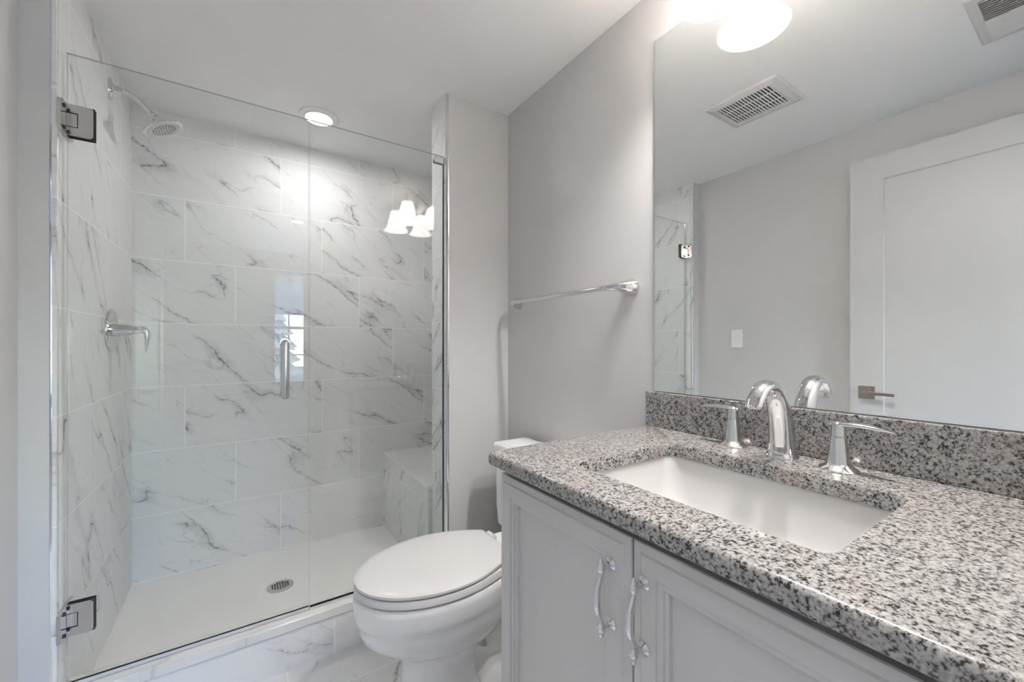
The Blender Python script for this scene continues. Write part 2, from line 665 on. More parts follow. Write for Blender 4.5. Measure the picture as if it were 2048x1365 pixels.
# bedroom ceiling lamps: one mirrored in the glass, the rest added unseen as fill
def bedroom_lamp_or_fill(x, y, label):
    t = thing('recessed_bedroom_or_fill_light', label, 'ceiling light', (x, y, BZ))
    bm = B(); lathe(bm, [(.075, 0), (.074, -.004), (.058, -.005), (.054, -.001)], (x, y, BZ), seg=32)
    mesh_obj('trim_ring', bm, M['white'], t, 40)
    bm = B(); lathe(bm, [(.054, -.002), (.03, -.0035), (.001, -.004)], (x, y, BZ), seg=32)
    mesh_obj('lens', bm, M['bedlamp_or_fill'], t, 60)


bedroom_lamp_or_fill(.468, -1.306, 'small recessed light in the bedroom ceiling mirrored in the shower door')
for bx, by, bw in ((-1.15, -.75, 'nearest the left end of the doorway wall'), (-1.15, -2.1, 'in the far left of the room'), (-.30, -.75, 'just outside the doorway'),
                   (1.55, -.75, 'on the right near the doorway wall'), (1.55, -2.1, 'above the right side of the bed')):
    bedroom_lamp_or_fill(bx, by, 'added unseen fill light in the bedroom ceiling ' + bw)
# daylight portal in the window opening
pd = bpy.data.lights.new('window_portal', 'AREA')
pd.shape = 'RECTANGLE'
pd.size = WX1 - WX0
pd.size_y = WZ1 - WZ0
pd.cycles.is_portal = True
po = bpy.data.objects.new('window_portal', pd)
po.location = ((WX0 + WX1) / 2, YW - .10, (WZ0 + WZ1) / 2)
po.rotation_euler = (PI / 2, 0, 0)      # faces +Y, into the room
C.objects.link(po)

# outside
bm = B(); box(bm, -15, 18, -30, YW - .12, -.6, -.4)
struct('ground', bm, M['grass'], 'lawn outside the bedroom window')
t = thing('conifer_tree', 'dense brown-green conifer standing outside the bedroom window', 'tree', (.55, -7.0, -.4))
bm = B(); lathe(bm, [(.12, -.0), (.06, 1.6)], (.55, -7.0, -.4), seg=10)
mesh_obj('trunk', bm, M['bark'], t, 60)
bm = B()
for k in range(9):
    z = -.1 + k * .30
    r = .85 * (1 - k / 9.6)
    n = 22
    top = bm.verts.new((.55, -7.0, z + .55))
    ring = []
    for i in range(n):
        a = 2 * PI * i / n
        rr = r * (1.0 if i % 2 else .72) * random.uniform(.88, 1.08)
        ring.append(bm.verts.new((.55 + math.cos(a) * rr, -7.0 + math.sin(a) * rr, z + random.uniform(-.05, .05))))
    for i in range(n):
        bm.faces.new((ring[i], ring[(i + 1) % n], top))
    bm.faces.new(list(reversed(ring)))
mesh_obj('foliage', bm, M['needle'], t)
t = thing('bare_tree', 'leafless tree with thin branches outside the bedroom window', 'tree', (2.3, -10.5, -.4))
bm = B(); tube(bm, [(2.3, -10.5, -.4), (2.32, -10.5, 1.0), (2.25, -10.5, 2.4)], [.13, .10, .06], 8)
mesh_obj('trunk', bm, M['bark'], t, 60)
bm = B()
for i in range(34):
    z = random.uniform(.8, 2.4)
    a = random.uniform(0, 2 * PI)
    L = random.uniform(.7, 1.6)
    p0 = Vector((2.3, -10.5, z))
    p1 = p0 + Vector((math.cos(a) * L * .5, math.sin(a) * L * .5, L * .45))
    p2 = p1 + Vector((math.cos(a + .4) * L * .6, math.sin(a + .4) * L * .6, L * .5))
    tube(bm, [p0, p1, p2], [.03, .02, .006], 5, 3)
    for q in range(2):
        b = a + random.uniform(-1.2, 1.2)
        tube(bm, [p1, p1 + Vector((math.cos(b) * .5, math.sin(b) * .5, .5))], [.014, .004], 4, 2)
mesh_obj('branches', bm, M['bark'], t, 60)
t = thing('bed', 'white made bed in the room beyond the doorway', 'bed', (1.15, -1.75, 0))
bm = B(); box(bm, .70, 2.1, -2.45, -1.05, .05, .30, .02)
mesh_obj('bed_base', bm, M['fabric'], t, 40)
bm = B(); box(bm, .68, 2.12, -2.47, -1.03, .30, .56, .07, 4)
mesh_obj('duvet', bm, M['linen'], t, 40)

# open door leaf against the left wall (seen in the mirror)
t = bpy.data.objects.new('door_1', None)
t['kind'] = 'structure'
t['label'] = 'white shaker door standing open along the left wall'
t.location = (-.43, -.05, 0)
C.objects.link(t)


def door_leaf():
    bm = B()
    L, T, H = .83, .035, 2.103
    x0, x1 = -.465, -.430           # face towards the room is x1
    y0, y1 = -.06, .772
    rings = []
    st = .128
    def r(iy, iz0, iz1, x):
        return [(x, y0 + iy, .012 + iz0), (x, y1 - iy, .012 + iz0), (x, y1 - iy, H - iz1), (x, y0 + iy, H - iz1)]
    rings.append(r(0, 0, 0, x0)); rings.append(r(0, 0, 0, x1)); rings.append(r(st, .2, .115, x1)); rings.append(r(st + .004, .204, .119, x1 - .009))
    loft(bm, rings)
    return bm


mesh_obj('door_panel', door_leaf(), M['white'], t)
HY, HZ = .705, .945
h = bpy.data.objects.new('door_handle', None)
C.objects.link(h)
h.parent = t
bm = B(); box(bm, -.430, -.420, HY - .032, HY + .032, HZ - .032, HZ + .032, .002)
mesh_obj('rose', bm, M['bronze'], h)
bm = B()
lathe(bm, [(.011, 0), (.011, .045)], (-.420, HY, HZ), (1, 0, 0), 16)
box(bm, -.378, -.368, HY - .115, HY + .010, HZ - .008, HZ + .008, .002)
mesh_obj('lever', bm, M['bronze'], h)

# ================================================================== shower
t = thing('shower_curb', 'marble tiled shower curb with a pale stone cap under the glass', 'shower curb', (.16, 1.70, 0))
bm = B(); box(bm, XL, XS, YS, 1.74, 0, .1475)
mesh_obj('tile_face', bm, M['tile_curb'], t)
bm = B(); box(bm, XL, XS, YS - .009, 1.748, .148, .180, .002)
mesh_obj('cap_slab', bm, M['quartz'], t)

t = thing('shower_bench', 'marble tiled corner bench with white stone seat inside the shower', 'bench', (.90, 2.2, .05))
BXF = .738
bm = B(); box(bm, BXF, XR, 1.836, YB, .05, .482)
mesh_obj('bench_base', bm, M['tile_bench'], t)
bm = B(); box(bm, BXF - .004, XR, 1.836, YB, .482, .506, .003)
mesh_obj('bench_seat', bm, M['quartz'], t)

# --- frameless door
GZ0, GZ1 = .186, 2.030
t = thing('shower_glass_door', 'frameless clear glass shower door hung on two wall hinges', 'shower door', (-.1, YG, GZ0))


def pane_bm(x0, x1, z0, z1):
    bm = B()
    box(bm, x0, x1, YG - .005, YG + .005, z0, z1)
    for f in bm.faces:
        f.material_index = 0 if abs(f.normal.y) > .9 else 1
    return bm


mesh_obj('glass_panel', pane_bm(-.4255, .2075, GZ0 + .008, GZ1), [M['glass'], M['edge']], t)
bm = B(); box(bm, -.4255, .2075, YG - .004, YG + .004, GZ0 - .004, GZ0 + .008)
mesh_obj('bottom_seal', bm, M['seal'], t)


def pull():
    bm = B()
    hx, z0, z1 = .128, .9945, 1.1875
    for s in (-1, 1):
        yo = YG + s * .040
        y1 = YG + s * .0062
        tube(bm, [(hx, y1, z1), (hx, YG + s * .026, z1), (hx, yo - s * .004, z1 - .004), (hx, yo, z1 - .016), (hx, yo, z0 + .016),
                  (hx, yo - s * .004, z0 + .004), (hx, YG + s * .026, z0), (hx, y1, z0)], .0122, 18, 5)
        for z in (z0, z1):
            lathe(bm, [(.0155, 0), (.0155, .004)], (hx, YG + s * .0052, z), (0, s, 0), 20)
    return bm


mesh_obj('pull_handle', pull(), M['chrome'], t, 50)


def hinge(zc, parent):
    h = bpy.data.objects.new('hinge', None)
    C.objects.link(h)
    h.parent = parent
    hh = .0455
    x0, x1 = -.4245, -.3685
    xm, hm = -.4005, .0212
    # clamp plates front and back, each a C round the pivot block
    bm = B()
    for ya, yb in ((YG - .0135, YG - .0065), (YG + .0065, YG + .0135)):
        pts = [(x0, zc - hh), (x1 - .006, zc - hh), (x1, zc - hh + .006), (x1, zc + hh - .006), (x1 - .006, zc + hh), (x0, zc + hh),
               (x0, zc + hm), (xm, zc + hm), (xm, zc - hm), (x0, zc - hm)]
        loft(bm, [[(x, y, z) for x, z in pts] for y in (ya, yb)])
    mesh_obj('clamp_plate', bm, M['nickel'], h)
    bm = B()
    for ya, yb in ((YG - .0066, YG - .005), (YG + .005, YG + .0066)):
        box(bm, x0, x1 + .002, ya, yb, zc - hh - .002, zc + hh + .002)
    mesh_obj('gasket', bm, M['gasket'], h)
    bm = B()
    box(bm, XL + .009, xm - .0022, YG - .0125, YG + .0125, zc - hm + .0022, zc + hm - .0022, .001)
    mesh_obj('pivot_block', bm, M['nickel'], h)
    bm = B()
    pw = .046
    pts = [(YG - pw - .012, zc - hh + .008), (YG - pw, zc - hh), (YG + pw, zc - hh), (YG + pw, zc + hh), (YG - pw, zc + hh), (YG - pw - .012, zc + hh - .008)]
    loft(bm, [[(x, y, z) for y, z in pts] for x in (XL + .0005, XL + .009)])
    mesh_obj('wall_plate', bm, M['nickel'], h)
    bm = B()
    for dz in (-.031, .031):
        lathe(bm, [(.006, 0), (.006, .003), (.003, .004)], (XL + .009, YG - .03, zc + dz), (1, 0, 0), 12)
    mesh_obj('screws', bm, M['gasket'], h)


hinge(1.833, t)
hinge(.380, t)

# --- fixed panel
t = thing('shower_glass_panel', 'fixed clear glass panel between the shower door and the partition', 'glass panel', (.48, YG, GZ0))
mesh_obj('glass_panel', pane_bm(.2115, XS - .003, GZ0 + .006, GZ1), [M['glass'], M['edge']], t)
bm = B(); box(bm, .2115, XS - .001, YG - .0055, YG + .0055, .1895, GZ0 + .006)
mesh_obj('bottom_seal', bm, M['gasket'], t)
bm = B(); box(bm, .2115, XS - .001, YG - .0065, YG + .0065, .1805, .1895)
mesh_obj('clear_strip', bm, M['seal'], t)
bm = B(); box(bm, XS - .0035, XS - .0005, YG - .005, YG + .005, GZ0 + .006, GZ1 - .04)
mesh_obj('side_seal', bm, M['gasket'], t)
bm = B()
box(bm, .7085, XS - .0008, YG - .0125, YG - .0055, 1.9935, 2.021, .001)
box(bm, .7085, XS - .0008, YG + .0055, YG + .0125, 1.9935, 2.021, .001)
mesh_obj('wall_clip', bm, M['nickel'], t)

# --- shower head
SY = 2.1876
t = thing('wall_shower', 'chrome shower head on a curved arm from the left tile wall', 'shower head', (XL, SY, 2.183))
bm = B()
rings = []
for x, s in ((.0005, 1.0), (.004, .97), (.008, .80), (.012, .45)):
    ring = []
    for i in range(28):
        a = 2 * PI * i / 28
        w = .027 * abs(math.cos(a)) ** .9 * (1 if math.cos(a) > 0 else -1)
        zz = .042 * math.sin(a)
        ring.append((XL + x, SY + w * s, 2.183 + zz * s))
    rings.append(ring)
loft(bm, rings)
lathe(bm, [(.0175, .004), (.0165, .020), (.0145, .036), (.0125, .037)], (XL, SY, 2.183), (1, 0, -.02), 24)
mesh_obj('wall_flange', bm, M['chrome'], t, 40)
bm = B()
tube(bm, [(XL + .02, SY, 2.184), (-.395, SY, 2.184), (-.371, SY, 2.178), (-.350, SY, 2.164), (-.332, SY, 2.147), (-.312, SY, 2.124)], .0112, 18, 6)
mesh_obj('arm', bm, M['chrome'], t, 50)
HC = Vector((-.276, SY, 2.076))
HN = Vector((.486, 0, -.874)).normalized()
bm = B()
lathe(bm, [(.0, -.058), (.008, -.057), (.0125, -.050), (.0125, -.043), (.009, -.040)], HC + Vector((0, 0, 0)), HN, 20, cap0=False)
lathe(bm, [(.010, -.042), (.021, -.036), (.023, -.024), (.030, -.016), (.052, -.0075), (.068, -.002), (.0725, .003), (.0725, .008), (.070, .0105), (.064, .0105)], HC, HN, 40)
mesh_obj('head_body', bm, M['chrome'], t, 40)
bm = B()
lathe(bm, [(.060, .0100), (.060, .0118), (.047, .0128), (.045, .0118), (.002, .0122)], HC, HN, 40)
sf = mesh_obj('spray_face', bm, M['spray'], t, 40)
bm = B()
a_, u_, v_ = frame_of(HN)
for rr, n in ((.010, 6), (.020, 12), (.030, 18), (.039, 24)):
    for i in range(n):
        p = HC + u_ * (rr * math.cos(2 * PI * i / n)) + v_ * (rr * math.sin(2 * PI * i / n)) + a_ * .0118
        lathe(bm, [(.0018, 0), (.0013, .0020)], p, HN, 8)
o = mesh_obj('nozzles', bm, M['slate'], sf)

# --- valve
VY, VZ = 2.202, 1.2385
t = thing('shower_valve', 'chrome shower valve with round plate and drooping lever', 'shower valve', (XL, VY, VZ))
bm = B()
lathe(bm, [(.085, .0005), (.085, .005), (.083, .0085), (.076, .0095), (.03, .0105)], (XL, VY, VZ), (1, 0, 0), 48)
mesh_obj('valve_plate', bm, M['chrome'], t, 35)
bm = B()
lathe(bm, [(.026, .010), (.0245, .020), (.021, .045), (.0185, .066), (.0165, .067), (.0165, .069), (.018, .070), (.0165, .088)], (XL, VY, VZ), (1, 0, 0), 32)
mesh_obj('valve_stem', bm, M['chrome'], t, 35)
bm = B()
tube(bm, [(XL + .084, VY, VZ + .003), (XL + .100, VY, VZ + .002), (XL + .1085, VY, VZ - .012), (XL + .1095, VY, VZ - .035), (XL + .106, VY, VZ - .065), (XL + .104, VY, VZ - .090)],
     [(.0165, .0165), (.0165, .015), (.0165, .012), (.016, .009), (.011, .006), (.0015, .0015)], 18, 5, up=(0, 0, 1))
mesh_obj('lever', bm, M['chrome'], t, 50)

# --- drain
DXc, DYc, DZf = .146, 2.182, .05
t = thing('shower_drain', 'round chrome drain grate in the shower floor', 'drain', (DXc, DYc, DZf))
bm = B(); lathe(bm, [(.056, 0), (.056, .002), (.053, .003), (.002, .0034)], (DXc, DYc, DZf), seg=40)
gr = mesh_obj('grate', bm, M['nickel'], t, 40)
bm = B()
for j in range(-3, 4):
    n = int(round(5 * math.sqrt(max(0, 1 - (abs(j) / 3.9) ** 2))))
    for i in range(-n, n + 1):
        x, y = DXc + j * .0105, DYc + i * .0062 + (j % 2) * .003
        box(bm, x - .0038, x + .0038, y - .0018, y + .0018, DZf + .0034, DZf + .0037)
mesh_obj('holes', bm, M['slate'], t)

# --- downlight
LX, LY = .313, 2.19
t = thing('recessed_ceiling_light', 'round recessed downlight in the shower ceiling, lit', 'ceiling light', (LX, LY, ZC))
bm = B(); lathe(bm, [(.088, 0), (.0875, -.004), (.083, -.007), (.067, -.0085), (.0635, -.0135), (.0615, -.0135), (.0610, -.0090)], (LX, LY, ZC), seg=48)
mesh_obj('trim_ring', bm, M['switch'], t, 40)
bm = B(); lathe(bm, [(.0612, -.0085), (.055, -.0105), (.02, -.0115), (.001, -.0115)], (LX, LY, ZC), seg=40)
mesh_obj('lens', bm, M['down'], t, 60)

# ================================================================== toilet
TY = 1.258
t = thing('toilet', 'white two-piece toilet with closed lid beside the vanity', 'toilet', (.60, TY, 0))


def egg(xf, xb, hw, hb, z, n=44, xm=None, pw=2.0):
    """outline seen from above: round front at xf, max half width hw, half width hb at the back xb"""
    xm = xm if xm is not None else xf + (xb - xf) * .53
    half = []
    for i in range(n // 2 + 1):          # front tip -> widest
        a = i / (n // 2) * PI / 2
        half.append((xm - (xm - xf) * math.cos(a), hw * math.sin(a) ** (2 / pw)))
    m = n // 3
    for i in range(1, m + 1):            # widest -> back
        s = i / m
        half.append((xm + (xb - xm) * s, hb + (hw - hb) * math.cos(PI / 2 * s) ** .85))
    pts = [(x, TY + y, z) for x, y in half] + [(x, TY - y, z) for x, y in reversed(half[1:])]
    return [Vector(p) for p in pts]


# bowl: stacked outlines from the floor to the rim
def bowl():
    bm = B()
    spec = [  # xf, xb, hw, hb, z
        (.405, .680, .118, .100, .0), (.405, .680, .118, .100, .020), (.415, .660, .110, .092, .035), (.420, .640, .104, .080, .10),
        (.420, .635, .104, .078, .170), (.418, .650, .107, .082, .200), (.402, .700, .118, .094, .222), (.365, .720, .138, .098, .243),
        (.325, .745, .156, .104, .268), (.296, .765, .168, .110, .298), (.284, .775, .174, .112, .330), (.2805, .780, .176, .114, .352), (.2765, .780, .1785, .114, .356),
        (.274, .785, .1815, .116, .372), (.273, .790, .184, .118, .405), (.274, .790, .184, .118, .420), (.279, .787, .180, .115, .4275), (.290, .780, .168, .105, .429)]
    loft(bm, [egg(*s[:4], s[4]) for s in spec])
    # rear deck under the tank
    pts = lambda x0, x1, hw, z: rrect(x0, x1, TY - hw, TY + hw, .03, z)
    loft(bm, [pts(.70, 1.0, .105, .30), pts(.69, 1.03, .125, .36), pts(.69, 1.035, .130, .42), pts(.695, 1.03, .126, .4285)])
    return bm


body = mesh_obj('bowl', bowl(), M['china'], t, 50)
bm = B()      # trapway and rear foot
tube(bm, [(.62, TY, .20), (.72, TY, .255), (.80, TY, .30), (.87, TY, .25), (.88, TY, .12), (.885, TY, .0)],
     [(.060, .06), (.062, .060), (.064, .060), (.068, .06), (.075, .062), (.085, .07)], 24, 6)
loft(bm, [rrect(.64, .97, TY - .112, TY + .112, .05, z) for z in (0, .026)] + [rrect(.65, .96, TY - .100, TY + .100, .05, .045)])
mesh_obj('trapway', bm, M['china'], t, 50)
bm = B()
bm.free()
for s in (-1, 1):
    bm = B(); lathe(bm, [(.016, 0), (.0155, .010), (.012, .018), (.004, .022)], (.76, TY + s * .090, .045), seg=18)
    mesh_obj('bolt_cap', bm, M['plastic'], t, 50)


def lidlike(spec):
    bm = B()
    loft(bm, [egg(*s) for s in spec])
    return bm


mesh_obj('seat', lidlike([(.279, .772, .180, .112, .4330), (.2755, .775, .1835, .113, .436), (.2755, .775, .1835, .113, .452), (.279, .772, .180, .111, .4565)]), M['plastic'], t, 40)
mesh_obj('lid', lidlike([(.281, .764, .178, .094, .4590), (.2765, .768, .1825, .096, .4625), (.2765, .768, .1825, .096, .4700), (.283, .763, .176, .092, .4745),
                         (.300, .752, .160, .083, .4765), (.36, .70, .11, .06, .4785), (.42, .64, .06, .03, .479)]), M['plastic'], t, 50)
for s in (-1, 1):
    bm = B(); lathe(bm, [(.014, -.02), (.014, .02)], (.785, TY + s * .07, .452), (0, 1, 0), 16)
    mesh_obj('lid_hinge', bm, M['plastic'], t, 40)
TY0, TY1 = TY - .235, TY + .238
bm = B()
loft(bm, [rrect(.895, 1.060, TY0 + .02, TY1 - .02, .03, .430), rrect(.893, 1.062, TY0 + .012, TY1 - .010, .03, .50), rrect(.891, 1.064, TY0 + .008, TY1 - .006, .03, .736)])
mesh_obj('tank', bm, M['china'], t, 40)
bm = B()
loft(bm, [rrect(.889, 1.066, TY0 + .004, TY1 - .002, .025, .7362), rrect(.885, 1.068, TY0, TY1 + .001, .026, .739), rrect(.885, 1.068, TY0, TY1 + .001, .026, .757),
          rrect(.889, 1.065, TY0 + .004, TY1 - .003, .024, .7635), rrect(.897, 1.058, TY0 + .012, TY1 - .012, .020, .7655),
          rrect(.905, 1.05, TY0 + .02, TY1 - .02, .02, .7642)])
mesh_obj('tank_lid', bm, M['china'], t, 40)
bm = B()
lathe(bm, [(.013, 0), (.013, .008), (.009, .012)], (.8905, TY0 + .07, .68), (-1, 0, 0), 18)
tube(bm, [(.876, TY0 + .07, .68), (.872, TY0 + .10, .678), (.873, TY0 + .135, .670)], [.007, .007, .005], 12)
mesh_obj('flush_lever', bm, M['chrome'], t, 50)

# ================================================================== vanity
VY0, VY1 = -.030, .8290        # cabinet ends
t = thing('vanity_cabinet', 'grey painted vanity cabinet with two panelled doors', 'cabinet', (.80, .40, 0))
bm = B()
box(bm, .537, 1.080, VY1 - .018, VY1, 0, .896)
box(bm, .537, 1.080, VY0, VY0 + .018, 0, .896)
box(bm, .59, .605, VY0, VY1, 0, .10)
box(bm, .56, 1.080, VY0, VY1, .10, .118)
box(bm, 1.068, 1.080, VY0, VY1, .10, .896)
mesh_obj('cabinet_body', bm, M['cab'], t)
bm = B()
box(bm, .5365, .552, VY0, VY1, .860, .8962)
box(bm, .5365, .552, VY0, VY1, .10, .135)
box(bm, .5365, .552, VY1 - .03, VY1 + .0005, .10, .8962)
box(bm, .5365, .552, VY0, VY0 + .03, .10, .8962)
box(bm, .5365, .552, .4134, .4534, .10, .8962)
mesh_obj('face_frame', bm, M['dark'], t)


def cab_door(y0, y1, z0=.118, z1=.8715):
    bm = B()
    def r(i, x):
        return [(x, y0 + i, z0 + i), (x, y1 - i, z0 + i), (x, y1 - i, z1 - i), (x, y0 + i, z1 - i)]
    prof = [(0, .5362), (0, .5205), (.0015, .5185), (.0145, .5175), (.0180, .5150), (.0440, .5150), (.0448, .5185), (.0545, .5190), (.0553, .5230), (.0605, .5245), (.0615, .5315)]
    loft(bm, [r(i, x) for i, x in prof])
    return bm


def pull_bm(yc):
    """bowed chrome pull with urn ends"""
    bm = B()
    zt, zb = .8125, .7125
    xb, xd = .4920, .5150
    for z in (zt, zb):
        lathe(bm, [(.0115, 0), (.0115, .002), (.0095, .0038), (.0058, .0062), (.0045, .010), (.0045, .022)], (xd, yc, z), (-1, 0, 0), 20)
        s = 1 if z == zt else -1
        lathe(bm, [(.0040, -.0105), (.0048, -.0085), (.0072, -.004), (.0078, .000), (.0070, .004), (.0045, .0075), (.0040, .009), (.0044, .0105),
                   (.0036, .014), (.0012, .0165)], (xb, yc, z), (0, 0, s), 18)
    zm = (zt + zb) / 2
    tube(bm, [(xb, yc, zt - .009), (xb - .003, yc, zt - .018), (xb - .0085, yc, zm + .018), (xb - .0098, yc, zm), (xb - .0085, yc, zm - .018), (xb - .003, yc, zb + .018), (xb, yc, zb + .009)],
         [.0042, .0046, .0054, .0056, .0054, .0046, .0042], 16, 5)
    return bm


d = mesh_obj('door', cab_door(.4354, .8286), M['cab'], t)
mesh_obj('pull', pull_bm(.4755), M['chrome'], d, 45)
d = mesh_obj('door', cab_door(.0380, .4314), M['cab'], t)
mesh_obj('pull', pull_bm(.4085), M['chrome'], d, 45)

# --- slab with the sink cut-out
SX0, SX1, SY0, SY1 = .586, .920, .1945, .6480
CX0, CX1, CY0, CY1 = .4840, 1.0825, -.036, .8395
ZB = .8965
bm = B()
rr_ = .011
rings = [rrect(SX0 + .0005, SX1 - .0005, SY0 + .0005, SY1 - .0005, .0215, ZB), rrect(SX0, SX1, SY0, SY1, .022, ZB + .003), rrect(SX0, SX1, SY0, SY1, .022, TOP - .003), rrect(SX0 - .002, SX1 + .002, SY0 - .002, SY1 + .002, .024, TOP)]
for i in range(5):
    a = i / 4 * PI / 2
    ins = rr_ * (1 - math.sin(a))
    z = TOP - rr_ * (1 - math.cos(a))
    rings.append(rrect(CX0 + ins, CX1, CY0 + ins, CY1 - ins, .014 - ins * .6, z))
for i in range(4):
    a = i / 3 * PI / 2
    ins = .006 * (1 - math.cos(a))
    z = ZB + .006 * (1 - math.sin(a))
    rings.append(rrect(CX0 + ins, CX1, CY0 + ins, CY1 - ins, .014 - ins * .6, z))
loft(bm, rings, loop=True)
tag(mesh_obj('granite_countertop', bm, M['granite'], None, 35), 'speckled grey granite countertop with a sink cut-out on the vanity', 'countertop')
bm = B(); box(bm, 1.0625, 1.0825, CY0, .8375, TOP + .0003, 1.0335, .002)
tag(mesh_obj('granite_backsplash', bm, M['granite'], None), 'low speckled granite backsplash along the wall under the mirror', 'backsplash')

# --- undermount sink
t = thing('undermount_sink', 'white rectangular undermount sink set below the granite', 'sink', (.755, .4225, .76))
bm = B()
def rk(i, z, r):
    return rrect(SX0 - .006 + i, SX1 + .006 - i, SY0 - .006 + i, SY1 + .006 - i, r, z, 8)
inner = [(-.020, .8962, .04), (.0, .8962, .028), (.003, .890, .030), (.007, .870, .034), (.014, .838, .040), (.026, .806, .050), (.044, .782, .060), (.070, .770, .065), (.105, .764, .06), (.15, .761, .02)]
outer = [(.150, .749, .02), (.100, .752, .06), (.062, .758, .065), (.034, .773, .06), (.016, .800, .05), (.004, .836, .04), (-.004, .880, .034), (-.020, .8870, .04)]
loft(bm, [rk(*s) for s in inner], cap0=False, cap1=True)
loft(bm, [rk(*s) for s in outer], cap0=True, cap1=False)
loft(bm, [rk(*outer[-1]), rk(*inner[0])], False, False)
mesh_obj('basin', bm, M['basin'], t, 50)
bm = B(); lathe(bm, [(.022, 0), (.022, .002), (.019, .003), (.002, .001)], (.765, .4225, .7612), seg=28)
mesh_obj('sink_drain', bm, M['chrome'], t, 40)
fc = bpy.data.curves.new('lettering', 'FONT')
fc.body = 'KOHLER'
fc.size = .011
fc.align_x = 'CENTER'
fc.extrude = .0001
tmp = bpy.data.objects.new('lettering_curve', fc)
C.objects.link(tmp)
bpy.context.view_layer.update()
fm = bpy.data.meshes.new_from_object(tmp.evaluated_get(bpy.context.evaluated_depsgraph_get()))
fm.materials.clear()
fm.materials.append(M['etch'])
bpy.data.objects.remove(tmp)
fo = bpy.data.objects.new('lettering', fm)
C.objects.link(fo)
fo.parent = t
fo.location = (SX1 - .0045 - .755, .4225 - .4225 , .8520 - .76)
fo.rotation_euler = (math.radians(78), 0, -PI / 2)

# --- faucet
FX, FY = 1.022, .430
t = thing('faucet', 'chrome widespread faucet with arched spout and two lever handles', 'faucet', (FX, FY, TOP))
bm = B()
lathe(bm, [(.0325, 0), (.0325, .002), (.030, .006), (.0285, .009)], (FX + .002, FY, TOP), seg=32)
tube(bm, [(FX + .002, FY, TOP + .004), (FX + .001, FY, TOP + .035), (FX - .004, FY, TOP + .075), (FX - .016, FY, TOP + .115), (FX - .037, FY, TOP + .148), (FX - .064, FY, TOP + .163),
          (FX - .092, FY, TOP + .160), (FX - .114, FY, TOP + .143), (FX - .128, FY, TOP + .122)],
     [(.0285, .0275), (.0265, .0255), (.0250, .0235), (.0235, .0205), (.0215, .0165), (.0205, .0130), (.0195, .0115), (.0185, .0105), (.0175, .0100)], 28, 6, up=(1, 0, 0))
mesh_obj('spout', bm, M['chrome'], t, 50)
bm = B()
lathe(bm, [(.003, 0), (.003, .068), (.0075, .072), (.0095, .079), (.0065, .087), (.001, .089)], (FX + .030, FY, TOP), seg=18)
mesh_obj('lift_rod', bm, M['chrome'], t, 40)


def faucet_handle(x, y, s):
    h = bpy.data.objects.new('faucet_handle', None)
    C.objects.link(h)
    h.parent = t
    bm = B()
    lathe(bm, [(.0335, 0), (.0335, .002), (.0310, .005), (.0235, .010), (.0205, .0135), (.0195, .0135), (.0175, .030), (.0150, .055), (.0132, .0665), (.0125, .067), (.0125, .0685), (.0130, .069), (.0122, .085), (.0118, .094), (.0085, .097)], (x, y, TOP), seg=30)
    mesh_obj('handle_base', bm, M['chrome'], h, 35)
    bm = B()
    tube(bm, [(x, y - s * .013, TOP + .0905), (x, y + s * .004, TOP + .0925), (x - .001, y + s * .024, TOP + .0945), (x - .002, y + s * .046, TOP + .0945), (x - .003, y + s * .066, TOP + .092), (x - .004, y + s * .087, TOP + .088)],
         [(.006, .0045), (.0125, .0060), (.0125, .0058), (.0115, .0052), (.0080, .0038), (.0012, .0010)], 20, 5, up=(0, 0, 1))
    mesh_obj('lever', bm, M['chrome'], h, 50)


faucet_handle(1.030, .5435, 1)
faucet_handle(1.006, .3190, -1)

# --- mirror
t = thing('wall_mirror', 'large frameless mirror on the right wall above the backsplash', 'mirror', (1.08, .39, 1.036))
bm = B()
box(bm, 1.0780, 1.0825, CY0, .8135, 1.0360, 2.135)
for f in bm.faces:
    f.material_index = 0 if f.normal.x < -.9 else 1
mesh_obj('mirror_glass', bm, [M['mirror'], M['edge']], t)

# --- vanity light
t = thing('vanity_light', 'two-arm vanity light with frosted bell shades above the mirror', 'wall light', (1.08, .442, 2.21))
bm = B()
loft(bm, [[(x, .442 + math.cos(2 * PI * i / 36) * a, 2.225 + math.sin(2 * PI * i / 36) * b) for i in range(36)] for x, a, b in ((1.0825, .085, .055), (1.074, .084, .054), (1.066, .074, .045), (1.062, .03, .02))])
mesh_obj('backplate', bm, M['nickel'], t, 40)
for ys in (.567, .318):
    sgn = 1 if ys > .442 else -1
    bm = B()
    tube(bm, [(1.066, .442 + sgn * .03, 2.225), (1.045, .442 + sgn * .05, 2.222), (1.020, .442 + sgn * .085, 2.245), (1.000, ys - sgn * .016, 2.268), (.984, ys, 2.262), (.980, ys, 2.235), (.980, ys, 2.205)],
         [.006, .006, .006, .006, .006, .0065, .007], 14, 6)
    lathe(bm, [(.012, .0), (.024, -.004), (.030, -.018), (.030, -.026), (.010, -.026)], (.980, ys, 2.212), seg=24)
    mesh_obj('arm', bm, M['nickel'], t, 45)
    z0 = 2.054
    prof = [(.0880, 0), (.0890, .0015), (.0830, .008), (.0730, .019), (.0655, .031), (.0610, .044), (.0580, .062), (.0535, .085), (.0480, .106), (.0425, .124), (.0395, .136), (.0405, .142), (.0430, .146)]
    bm = B()
    lathe(bm, prof + [(r - .003, z) for r, z in reversed(prof)], (.980, ys, z0), seg=44, cap0=False, cap1=False)
    # close the lip
    sh = mesh_obj('shade', bm, M['shade'], t, 60)
    bm = B()
    lathe(bm, [(.012, .062), (.020, .052), (.029, .038), (.033, .022), (.031, .006), (.022, -.010), (.010, -.018), (.001, -.0195)], (.980, ys, z0 + .058), seg=28)
    mesh_obj('bulb', bm, M['bulb'], sh, 60)

